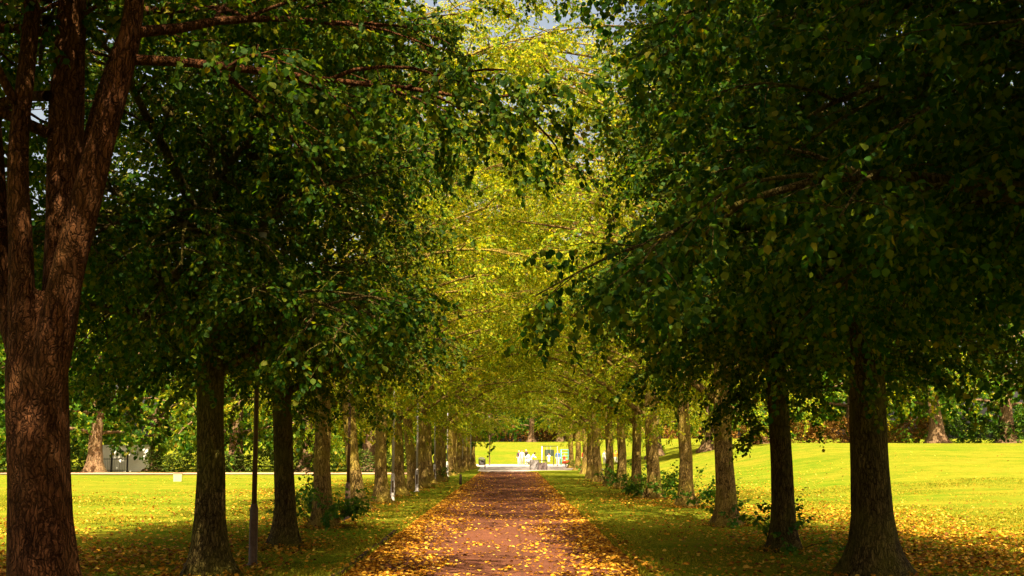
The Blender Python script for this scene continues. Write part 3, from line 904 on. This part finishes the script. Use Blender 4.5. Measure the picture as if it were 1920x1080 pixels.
def fallen_leaves():
    rng = np.random.default_rng(47)
    parts = []
    def put(x, y, z0, size, tilt):
        n = len(x)
        z = z0
        a = rng.random(n) * 6.28
        D = np.stack([np.cos(a), np.sin(a), rng.normal(0, tilt, n)], 1)
        up = np.tile(np.array([[0, 0, 1.0]]), (n, 1)) + rng.normal(0, tilt, (n, 3))
        R = rot_from(D, up)
        lv = LEAF_V.copy() - np.array([.5, 0, 0]); lv[:, 2] += np.array([.05, .12, .16, .18, .14, .10])
        sc = size * rng.uniform(.55, 1.2, (n, 1, 1))
        V = np.einsum('mij,vj->mvi', R, lv) * sc
        V[:, :, 2] = np.maximum(V[:, :, 2], -.004)
        V += np.stack([x, y, z + .006], 1)[:, None, :]
        parts.append(V)
    # on the path: thick along both edges, patchy in the middle
    N = 110000
    y = 15 + 85 * rng.random(N) ** 1.7
    u = rng.random(N)
    x = PATH_L + (PATH_R - PATH_L) * u
    cl = np.array([noise.fractal(Vector((a * .9, b * .28, 7)), 1.0, 2.0, 4) for a, b in zip(x, y)])
    edge_d = np.minimum(u * 1.02, 1 - u)
    mid = np.exp(-((u - .60) / .13) ** 2)
    dens = 1.4 * np.exp(-edge_d / .095) + .75 * np.clip(cl * 1.8 - .05, 0, 1) * np.clip(1.55 - y / 32, .15, 1) * (1 - .75 * mid) + .035
    dens *= np.where(u < .35, 1.25, 1.0) * np.clip(1.2 - y / 95, .25, 1)
    k = rng.random(N) < dens * .75
    put(x[k], y[k], np.full(k.sum(), .006) + rng.random(k.sum()) * .012, .078, .25)
    # drifts on the verge next to the path and leaves over the lawns
    N = 190000
    y = 16 + 60 * rng.random(N) ** 1.6
    x = (rng.random(N) * 2 - 1) * (.46 * y + 1)
    cl = np.array([noise.fractal(Vector((a * .16, b * .16, 1)), 1.0, 2.0, 4) for a, b in zip(x, y)])
    lf = x < 0
    d = np.where(lf, PATH_L - x, x - PATH_R)
    dens = np.where(d > 0, .6 * np.exp(-np.abs(d) / .16) * np.where(lf, .5, 1.0) + (.20 + .68 * np.clip(cl * 2 + .3, 0, 1) * np.exp(-np.maximum(d - 8, 0) / 3.0) - .18 * sstep(7, 13, d)) * (.10 + .9 * sstep(.3, 2.2, d)), 0)
    k = rng.random(N) < dens * .62
    x, y = x[k], y[k]
    z = TURF + 2.35 * sstep(28, 100, y) * sstep(8, 23, x) + .012 + rng.random(len(x)) * .03
    put(x, y, z, .08, .4)
    for tx, ty, tr in FEET:                     # leaves caught against the trunks
        if 14 < ty < 70:
            k = 170; q = rng.random(k) * 6.28; rad = tr * (1.25 + 1.6 * rng.random(k) ** 2)
            put(tx + np.cos(q) * rad, ty + np.sin(q) * rad, TURF + .02 + .07 * rng.random(k) * np.exp(-(rad / tr - 1.25)), .08, .6)
    V = np.concatenate(parts); m = len(V)
    Fq = (LEAF_F[None] + (np.arange(m) * 6)[:, None, None]).reshape(-1, 4)
    o = link(bpy.data.objects.new("fallen_leaves", mesh_np("fallen_leaves", V.reshape(-1, 3), [Fq], M['litter'])))
    tag(o, "orange and yellow fallen leaves over the path and verges", "fallen leaves", kind='stuff')
fallen_leaves()

# ------------------------------------------------------------------ street furniture
M['post'] = plain("lamp_post_paint", (.075, .045, .026), .45, .25, 18)
M['grey'] = plain("grey_steel", (.26, .235, .24), .5, .2, 14)
M['post_lit'] = plain('lit_post_paint', (.34, .30, .28), .55, .2, 16)  # lighter copy of the post paint, side light put into the colour
M['bin'] = plain('dark_grey_plastic', (.115, .085, .085), .6, .2, 12)
M['dark'] = plain("dark_steel", (.035, .032, .03), .5, .25, 20)
M['white'] = plain("white_paint", (.86, .83, .78), .5, .06, 8)
M['cream'] = plain("cream_paint", (.46, .38, .20), .5, .1, 8)
M['wood'] = plain("dark_wood", (.035, .022, .014), .8, .35, 25)
M['glass'] = plain("lantern_glass", (.45, .42, .36), .25, .1, 6)
M['teal'] = plain("teal_paint", (.12, .45, .40), .45, .1, 8)
M['red'] = plain("red_paint", (.62, .07, .03), .45, .1, 8)
M['orange'] = plain("orange_paint", (.75, .24, .03), .45, .1, 8)
M['blue'] = plain("blue_cloth", (.03, .10, .42), .8, .2, 20)
M['panel'] = plain("dark_panel", (.03, .045, .035), .4, .2, 10)

def lamp_proto():
    root = empty("lamp_post", (0, 0, 0))
    b = MB(); b.lathe((0, 0, 0), [(.085, -.2), (.085, .04), (.072, .05), (.072, .92), (.066, .96), (.045, 1.02)], 16)
    base = b.build("base", M['post'], root)
    pl = MB(); pl.lathe((0, 0, 0), [(.15, -.02), (.15, .018), (.10, .03)], 16); pl.build('base_plate', M['post'], root)
    d = MB(); d.box((0, -.071, .55), (.075, .012, .42), 0, .004); d.build("door", M['post'], base)
    s = MB(); s.lathe((0, 0, 0), [(.043, 1.02), (.040, 2.5), (.034, 5.3)], 14); s.build("shaft", M['post'], root)
    l = MB(); l.lathe((0, 0, 0), [(.05, 5.3), (.055, 5.36), (.09, 5.40), (.12, 5.62)], 14)
    lan = l.build("lantern", M['glass'], root)
    c = MB(); c.lathe((0, 0, 0), [(.15, 5.62), (.15, 5.645), (.10, 5.70), (.03, 5.74)], 14); c.build("cap", M['post'], lan)
    return root

LAMPS = [
    (474, 1061, "nearest dark lamp post on the left verge, beside the dark trunk", -.4),
    (651, 976, "second lamp post of the left row, in front of a leaning trunk", .3),
    (736, 941, "third lamp post of the left row with a pale lower section", .3),
    (781.5, 922, "fourth lamp post of the left row between two leaning trunks", 0),
    (814.5, 905, "fifth lamp post of the left row beside the dark ivy trunk", .2),
    (838.5, 893, "sixth lamp post of the left row, thin and pale", 0),
    (855.5, 887, "seventh lamp post of the left row, thin and pale", 0),
    (867, 884, "eighth lamp post of the left row with a bright pale base", 0),
    (874.5, 882, "ninth lamp post of the left row with a white lower half", 0),
    (882.5, 880.5, "tenth lamp post of the left row with a white lower half", 0),
]
lp = lamp_proto()
greyed = {}
for i, (px, py, lab, lean) in enumerate(LAMPS):
    o = lp if i == 0 else copy_tree(lp)
    o.location = base_at(px, py)
    if i >= 2:                       # farther posts take the copy with light in its colour
        for ch in o.children:
            if ch.name.startswith(("shaft", "base")):
                if ch.data.name not in greyed:
                    g = ch.data.copy(); g.materials.clear(); g.materials.append(M['post_lit']); greyed[ch.data.name] = g; greyed[g.name] = g
                ch.data = greyed[ch.data.name]
    if i >= 5:                       # far bases turned white to stand for the sun on them
        for ch in o.children:
            if ch.name.startswith("base"):
                if i == 5:
                    pale = ch.data.copy(); pale.materials.clear(); pale.materials.append(M['white'])
                ch.data = pale
    o.rotation_euler = (0, math.radians(lean), 0)
    tag(o, lab, "lamp post", "lamp posts of the left row")
o = copy_tree(lp); o.location = base_at(918, 872.5); tag(o, "thin dark lamp post beyond the litter bin at the avenue end", "lamp post", "lamp posts of the left row")

# bollard on the left verge
p = base_at(863.5, 908.5)
b = MB(); b.tube([(0, 0, -.1), (0, 0, .40), (0, -.0, .50), (-.03, -.01, .53)], [.075, .07, .065, .035], 12)
o = b.build("bollard", M['wood']); o.location = p
tag(o, "short dark wooden bollard on the left verge by the path", "bollard")

# litter bin on a post
root = empty("litter_bin", base_at(904.5, 880)); tag(root, "grey litter bin with pale cap on a dark post at the avenue end", "litter bin")
b = MB(); b.tube([(.24, 0, -.1), (.24, 0, .95)], .05, 10); b.build("post", M['dark'], root)
b = MB(); b.lathe((-.08, 0, 0), [(.24, .38), (.27, .42), (.28, .85), (.27, .87)], 20); body = b.build("body", M['grey'], root)
b = MB(); b.box((.02, -.262, .72), (.22, .05, .14), 0, .01); b.build("slot", M['dark'], body)
b = MB(); b.lathe((-.08, 0, 0), [(.30, .92), (.31, .96), (.26, 1.04), (.12, 1.09)], 20); b.build("lid", M['white'], root)
b = MB()
for k in range(4):
    a = k * 1.57 + .6; b = MB(); b.tube([(-.08 + .25 * math.cos(a), .25 * math.sin(a), .87), (-.08 + .25 * math.cos(a), .25 * math.sin(a), .92)], .02, 6)
    b.build("bracket", M['dark'], root)

# cream bin on the left lawn
root = empty("litter_bin", base_at(333, 903)); tag(root, "small cream box-shaped bin standing alone on the left lawn", "litter bin")
b = MB(); b.box((0, 0, .22), (.46, .42, .46), .2, .02, 1.08); b.build("body", M['cream'], root)
b = MB(); b.box((0, 0, .475), (.54, .50, .05), .2, .015); b.build("rim", M['dirt_path'], root)

# two grey metal bins beside the paving
p = at_depth(1002, 881, 106.5); p.z = gz(p.x, p.y)
root = empty("storage_bin", p, .12); tag(root, "light grey ribbed metal bin at the right end of the path", "bin")
b = MB(); b.box((0, 0, .42), (.78, .6, .84), 0, .02)
for k in range(7):
    b.box((-.33 + k * .11, -.325, .42), (.05, .07, .74), 0, .012)
b.build("body", M['grey'], root)
b = MB(); b.box((-.22, 0, .875), (.36, .62, .05), 0, .012); b.box((.2, 0, .865), (.38, .62, .03), 0, .01); b.build("lid", M['grey'], root)
p = at_depth(1018, 881, 106.0); p.z = gz(p.x, p.y)
root = empty("storage_bin", p, -.1); tag(root, "dark grey bin with a hoop handle right of the light ribbed bin", "bin")
b = MB(); b.box((0, 0, .32), (.74, .55, .64), 0, .03, 1.06); b.build("body", M['bin'], root)
b = MB(); b.tube([(-.34, 0, .6), (-.36, 0, .76), (-.28, 0, .84), (.28, 0, .84), (.36, 0, .76), (.34, 0, .6)], .03, 8); b.build("handle", M['dark'], root)

# low railing and white wall beyond the left lawn
pA, pB = at_depth(178, 890, 96.5), at_depth(238, 890, 96.5)
root = empty("iron_railing", ((pA.x + pB.x) / 2, 96.5, gz(-30, 96.5))); tag(root, "black iron railing in front of the white wall beyond the left lawn", "railing")
W = pB.x - pA.x
b = MB()
for k in range(int(W / .14)):
    b.tube([(-W / 2 + k * .14, 0, -.05), (-W / 2 + k * .14, 0, 1.15)], .012, 5)
b.build("bars", M['dark'], root)
b = MB(); b.box((0, -.014, 1.05), (W, .02, .05)); b.box((0, -.014, .15), (W, .02, .05)); b.build("rail", M['dark'], root)
for k in range(3):
    b = MB(); b.box((-W / 2 + W * k / 2, .0, .8), (.12, .12, 1.9), 0, .01); b.build("post", M['dark'], root)
b = MB(); b.box((0, 0, 1.0), (4.6, .3, 2.2), 0, .02); b.box((0, 0, 2.14), (4.8, .42, .09), 0, .02)
o = b.build("garden_wall", M['white']); o.location = ((pA.x + pB.x) / 2 + .3, 98.2, gz(-30, 98)); tag(o, "white rendered garden wall behind the iron railing beyond the left lawn", "wall")

# ------------------------------------------------------------------ playground at the end
def playground():
    y0 = 128.0
    # swing frame
    a, c = at_depth(1016.5, 872, y0), at_depth(1045, 872, y0); zg = TURF + .012
    top = at_depth(1030, 836.5, y0).z - zg
    W = c.x - a.x
    root = empty("swing_frame", ((a.x + c.x) / 2, y0, zg)); tag(root, "thin swing frame with a top bar at the playground", "swing")
    b = MB(); b.tube([(-W / 2, 0, top), (W / 2, 0, top)], .035, 8); b.build("top_bar", M['dark'], root)
    for s in (-1, 1):
        for q in (-1, 1):
            b = MB(); b.tube([(s * W / 2, 0, top), (s * (W / 2 + .05), q * .8, -.05)], .032, 8); b.build("leg", M['white'] if s < 0 else M['grey'], root)
    cx = at_depth(1029, 860, y0).x - (a.x + c.x) / 2
    for s in (-1, 1):
        b = MB(); b.tube([(cx + s * .2, 0, top), (cx + s * .2, -.12, .62)], .012, 5); b.build("chain", M['grey'], root)
    b = MB(); b.box((cx, -.12, .6), (.5, .2, .04), 0, .012); b.build("seat", M['dark'], root)
    # dark board on two posts
    yb = 124.0
    l, r_ = at_depth(1022.2, 868, yb), at_depth(1038.2, 868, yb)
    t = at_depth(1030, 843, yb).z - zg; m = at_depth(1030, 855, yb).z - zg
    w = r_.x - l.x
    root = empty("notice_board", ((l.x + r_.x) / 2, yb + 6.5, zg)); tag(root, "dark green board on two tall posts behind the swing", "board")
    k = (yb + 6.5) / yb; w *= k
    t = at_depth(1030, 843, yb + 6.5).z - zg; m = at_depth(1030, 855, yb + 6.5).z - zg
    root.location.x *= k
    for s in (-1, 1):
        b = MB(); b.box((s * w / 2, 0, t / 2 - .05), (.09, .09, t + .1), 0, .01); b.build("post", M['dark'], root)
    b = MB(); b.box((0, 0, (t + m) / 2), (w - .1, .05, t - m), 0, .008); b.build("panel", M['panel'], root)
    # teal climbing frame
    yc = 133.0; o0, o1 = at_depth(1052, 870, yc), at_depth(1066, 870, yc); w = o1.x - o0.x; h = at_depth(1050, 843, yc).z - zg
    root = empty("climbing_frame", ((o0.x + o1.x) / 2, yc, zg)); tag(root, "teal climbing frame of bars beside the last right tree", "climbing frame")
    for sx in (-1, 1):
        for sy in (-1, 1):
            b = MB(); b.tube([(sx * w / 2, sy * .6, -.05), (sx * w / 2, sy * .6, h)], .05, 8); b.build("post", M['teal'], root)
    for k in range(5):
        b = MB(); z = h * (k + 1) / 5
        for sy in (-1, 1):
            b.tube([(-w / 2, sy * .6, z), (w / 2, sy * .6, z)], .03, 6)
        for sx in (-1, 1):
            b.tube([(sx * w / 2, -.6, z), (sx * w / 2, .6, z)], .03, 6)
        b.build("rung", M['teal'], root)
    # red springer
    p = at_depth(1061, 874, 123.0); p.z = zg
    root = empty("spring_rider", p); tag(root, "small red spring rider at the foot of the last right tree", "play ride")
    b = MB(); b.tube([(.10 * math.cos(k * .9), .10 * math.sin(k * .9), k * .012) for k in range(28)], .018, 6); b.build("spring", M['dark'], root)
    b = MB(); b.tube([(-.42, 0, .40), (-.25, 0, .46), (0, 0, .44), (.22, 0, .50), (.38, 0, .70), (.44, 0, .72)], [.05, .14, .17, .15, .10, .06], 10); b.build("body", M['red'], root)
    b = MB(); b.tube([(.26, -.2, .72), (.26, .2, .72)], .02, 6); b.build("handle", M['dark'], root)
playground()

# ------------------------------------------------------------------ people
M['skin'] = plain("skin", (.50, .27, .17), .6, .1, 20)
M['hair_d'] = plain("dark_hair", (.03, .018, .01), .7, .3, 40)
M['hair_l'] = plain("fair_hair", (.55, .42, .25), .7, .2, 40)
M['c_white'] = plain("white_cloth", (.62, .60, .58), .85, .05, 20)
M['c_purple'] = plain("purple_cloth", (.07, .02, .09), .85, .2, 20)
M['c_black'] = plain("black_cloth", (.02, .015, .02), .85, .3, 20)
M['c_lblue'] = plain("light_blue_cloth", (.45, .62, .75), .85, .08, 20)
M['c_grey'] = plain("grey_trousers", (.28, .27, .29), .85, .1, 20)
M['c_red'] = plain("red_cloth", (.65, .05, .04), .85, .1, 20)

def person(loc, rz, height, top, legs, hair, label, pose='stand', sleeves=True, group=None, longhair=False):
    """one continuous body grown over a skeleton; faces coloured by the clothes; hair is a child"""
    H = height
    hip, sh, neck, head = .52 * H, .815 * H, .86 * H, .94 * H
    bend = {'stand': 0.0, 'bend': .75, 'sit': -.05}[pose]
    def up(z, y=0.0):
        """tilt the part above the hip forward (towards -Y)"""
        d = z - hip
        return Vector((0, y - math.sin(bend) * d, hip + math.cos(bend) * d))
    j, e, r = [], [], []
    def V(p, rad, par=None):
        j.append(tuple(p)); r.append(rad * H)
        if par is not None:
            e.append((par, len(j) - 1))
        return len(j) - 1
    pel = V((0, 0, hip), .085)
    waist = V(up(.62 * H), .072, pel); ch = V(up(.74 * H), .088, waist); shl = V(up(.81 * H), .066, ch)
    nk = V(up(.855 * H), .034, shl); hd0 = V(up(.90 * H, -.006 * H), .052, nk); hd1 = V(up(.945 * H, -.004 * H), .062, hd0); V(up(.985 * H), .045, hd1)
    V(up(.915 * H, -.066 * H), .012, hd0)
    for s in (-1, 1):
        if pose == 'sit':
            k = V((s * .055 * H, -.24 * H, hip), .048, V((s * .055 * H, -.02 * H, hip - .01 * H), .065, pel))
            a = V((s * .055 * H, -.30 * H, hip - .22 * H), .030, k)
            V((s * .055 * H, -.38 * H, hip - .24 * H), .024, a)
        else:
            k = V((s * .060 * H, -.012 * H, .28 * H), .044, V((s * .055 * H, 0, .47 * H), .064, pel))
            a = V((s * .062 * H, .008 * H, .05 * H), .028, k)
            V((s * .068 * H, -.075 * H, .022 * H), .024, a)
        S_ = up(.80 * H); 
        if pose == 'sit':
            el = V((s * .155 * H, -.06 * H, .70 * H), .027, V((s * .115 * H, S_.y, S_.z), .040, shl)); V((s * .12 * H, -.12 * H, .84 * H), .022, el)
        elif pose == 'bend':
            el = V((s * .13 * H, S_.y - .08 * H, S_.z - .15 * H), .028, V((s * .115 * H, S_.y, S_.z), .040, shl)); V((s * .09 * H, S_.y - .2 * H, S_.z - .22 * H), .022, el)
        else:
            el = V((s * .150 * H, .01 * H, .63 * H), .029, V((s * .112 * H, S_.y, S_.z), .040, shl)); V((s * .15 * H, -.04 * H, .475 * H), .022, V((s * .155 * H, -.03 * H, .50 * H), .022, el))
    me = bpy.data.meshes.new("person_skeleton"); me.from_pydata(j, e, []); me.update()
    o = bpy.data.objects.new("person_tmp", me); link(o)
    sk = o.modifiers.new("skin", 'SKIN'); sub = o.modifiers.new("sub", 'SUBSURF'); sub.levels = sub.render_levels = 1
    if not me.skin_vertices:
        bpy.context.view_layer.objects.active = o
    lay = me.skin_vertices[0].data
    for i, rad in enumerate(r):
        lay[i].radius = (rad, rad * (.75 if i in (pel, waist, ch) else 1))
        lay[i].use_root = i == pel
    bpy.context.view_layer.update()
    ev = o.evaluated_get(bpy.context.evaluated_depsgraph_get())
    body = bpy.data.meshes.new_from_object(ev)
    bpy.data.objects.remove(o)
    body.materials.clear()
    for m in (M['skin'], top, legs, M['dark']):
        body.materials.append(m)
    inv = math.cos(bend)
    hipv = Vector((0, 0, hip)); axis = Vector((0, -math.sin(bend), math.cos(bend)))
    for p in body.polygons:
        c = p.center; t = (Vector(c) - hipv).dot(axis) + hip
        if pose == 'sit':
            low = c.z < hip + .03 * H
            foot = c.z < hip - .2 * H
        else:
            low = c.z < hip + .02 * H and t < hip + .06 * H
            foot = c.z < .045 * H
        arm = abs(c.x) > .125 * H
        idx = 3 if foot else 2 if low else 0 if t > .845 * H else 0 if (arm and (not sleeves or c.z < .52 * H)) else 1
        p.material_index = idx; p.use_smooth = True
    b = link(bpy.data.objects.new("person", body)); b.location = loc; b.rotation_euler = (0, 0, rz)
    tag(b, label, "person", group)
    h = MB(); c = up(.955 * H, .012 * H)
    pts = [up(.90 * H - (.08 * H if longhair else 0), .045 * H), up(.93 * H, .028 * H), up(.96 * H, .014 * H), up(.99 * H, .004 * H), up(1.012 * H, .0)]
    h.tube(pts, [.035 * H, .055 * H, .068 * H, .058 * H, .02 * H], 12)
    h.build("hair", hair, b)
    return b

PZ = TURF + .012
def foot_at(px, y): 
    p = at_depth(px, 870, y); return Vector((p.x, y, PZ))
GP = "people at the end of the avenue"
person(foot_at(973, 138), -.4, 1.62, M['c_purple'], M['c_white'], M['hair_l'], "person in dark purple top and white trousers, leftmost of the group", group=GP)
person(foot_at(978.5, 137.5), 0, 1.68, M['c_white'], M['c_grey'], M['hair_d'], "person in white shirt and grey trousers with dark hair in the group", group=GP)
person(foot_at(986.5, 138.5), .3, 1.74, M['c_black'], M['c_white'], M['hair_l'], "fair-haired person in black top and white trousers in the group", sleeves=False, group=GP)
person(foot_at(996, 138), 1.2, 1.58, M['c_lblue'], M['c_white'], M['hair_d'], "person in pale blue top bending forward at the right of the group", 'bend', group=GP)
sw = at_depth(1029, 860, 128.0)
person(Vector((sw.x, 127.95, PZ + .62 - .52 * 1.35 + .085)), 0, 1.35, M['c_white'], M['c_white'], M['hair_d'], "child dressed in white sitting on the swing", 'sit', group=GP, longhair=True)
person(foot_at(1046, 131), .2, 1.62, M['blue'], M['c_white'], M['hair_d'], "person in dark blue top and white shorts between swing and climbing frame", group=GP)
person(foot_at(1058, 127), -.8, 1.2, M['c_red'], M['c_grey'], M['hair_l'], "child in red top by the last right tree", group=GP)
person(foot_at(1095, 131), .5, 1.70, M['c_red'], M['c_white'], M['hair_d'], "person in red top seen between far right trunks", group=GP)
person(foot_at(1134, 133), -.5, 1.66, M['c_white'], M['c_grey'], M['hair_d'], "person in white top and grey trousers seen between right trunks", group=GP)
person(foot_at(1155, 133), .4, 1.66, M['orange'], M['c_white'], M['hair_d'], "person in orange top seen between right trunks", group=GP)

# folded white push chair in the group
root = empty("push_chair", foot_at(991.5, 136.8), .5); tag(root, "white covered push chair standing before the person in pale blue", "push chair", None)
b = MB(); b.tube([(0, .35, .55), (0, .15, .42), (0, -.15, .40), (0, -.4, .55), (0, -.45, .7)], [.18, .24, .25, .22, .1], 12); b.build("seat", M['c_white'], root)
b = MB(); b.tube([(0, .42, .60), (0, .30, .85), (0, .05, .98), (0, -.12, .92)], [.16, .24, .22, .08], 12); b.build("hood", M['c_white'], root)
for s in (-1, 1):
    b = MB(); b.tube([(s * .24, -.35, .15), (s * .24, .25, .5), (s * .24, .62, 1.0)], .014, 6); b.build("frame", M['dark'], root)
    for q in (-.35, .35):
        b = MB(); b.tube([(s * .26, q + .15 * math.cos(t), .15 + .15 * math.sin(t)) for t in [k * math.pi / 7 for k in range(15)]], .02, 6, False); b.build("wheel", M['dark'], root)
b = MB(); b.tube([(-.24, .62, 1.0), (.24, .62, 1.0)], .018, 6); b.build("handle", M['dark'], root)
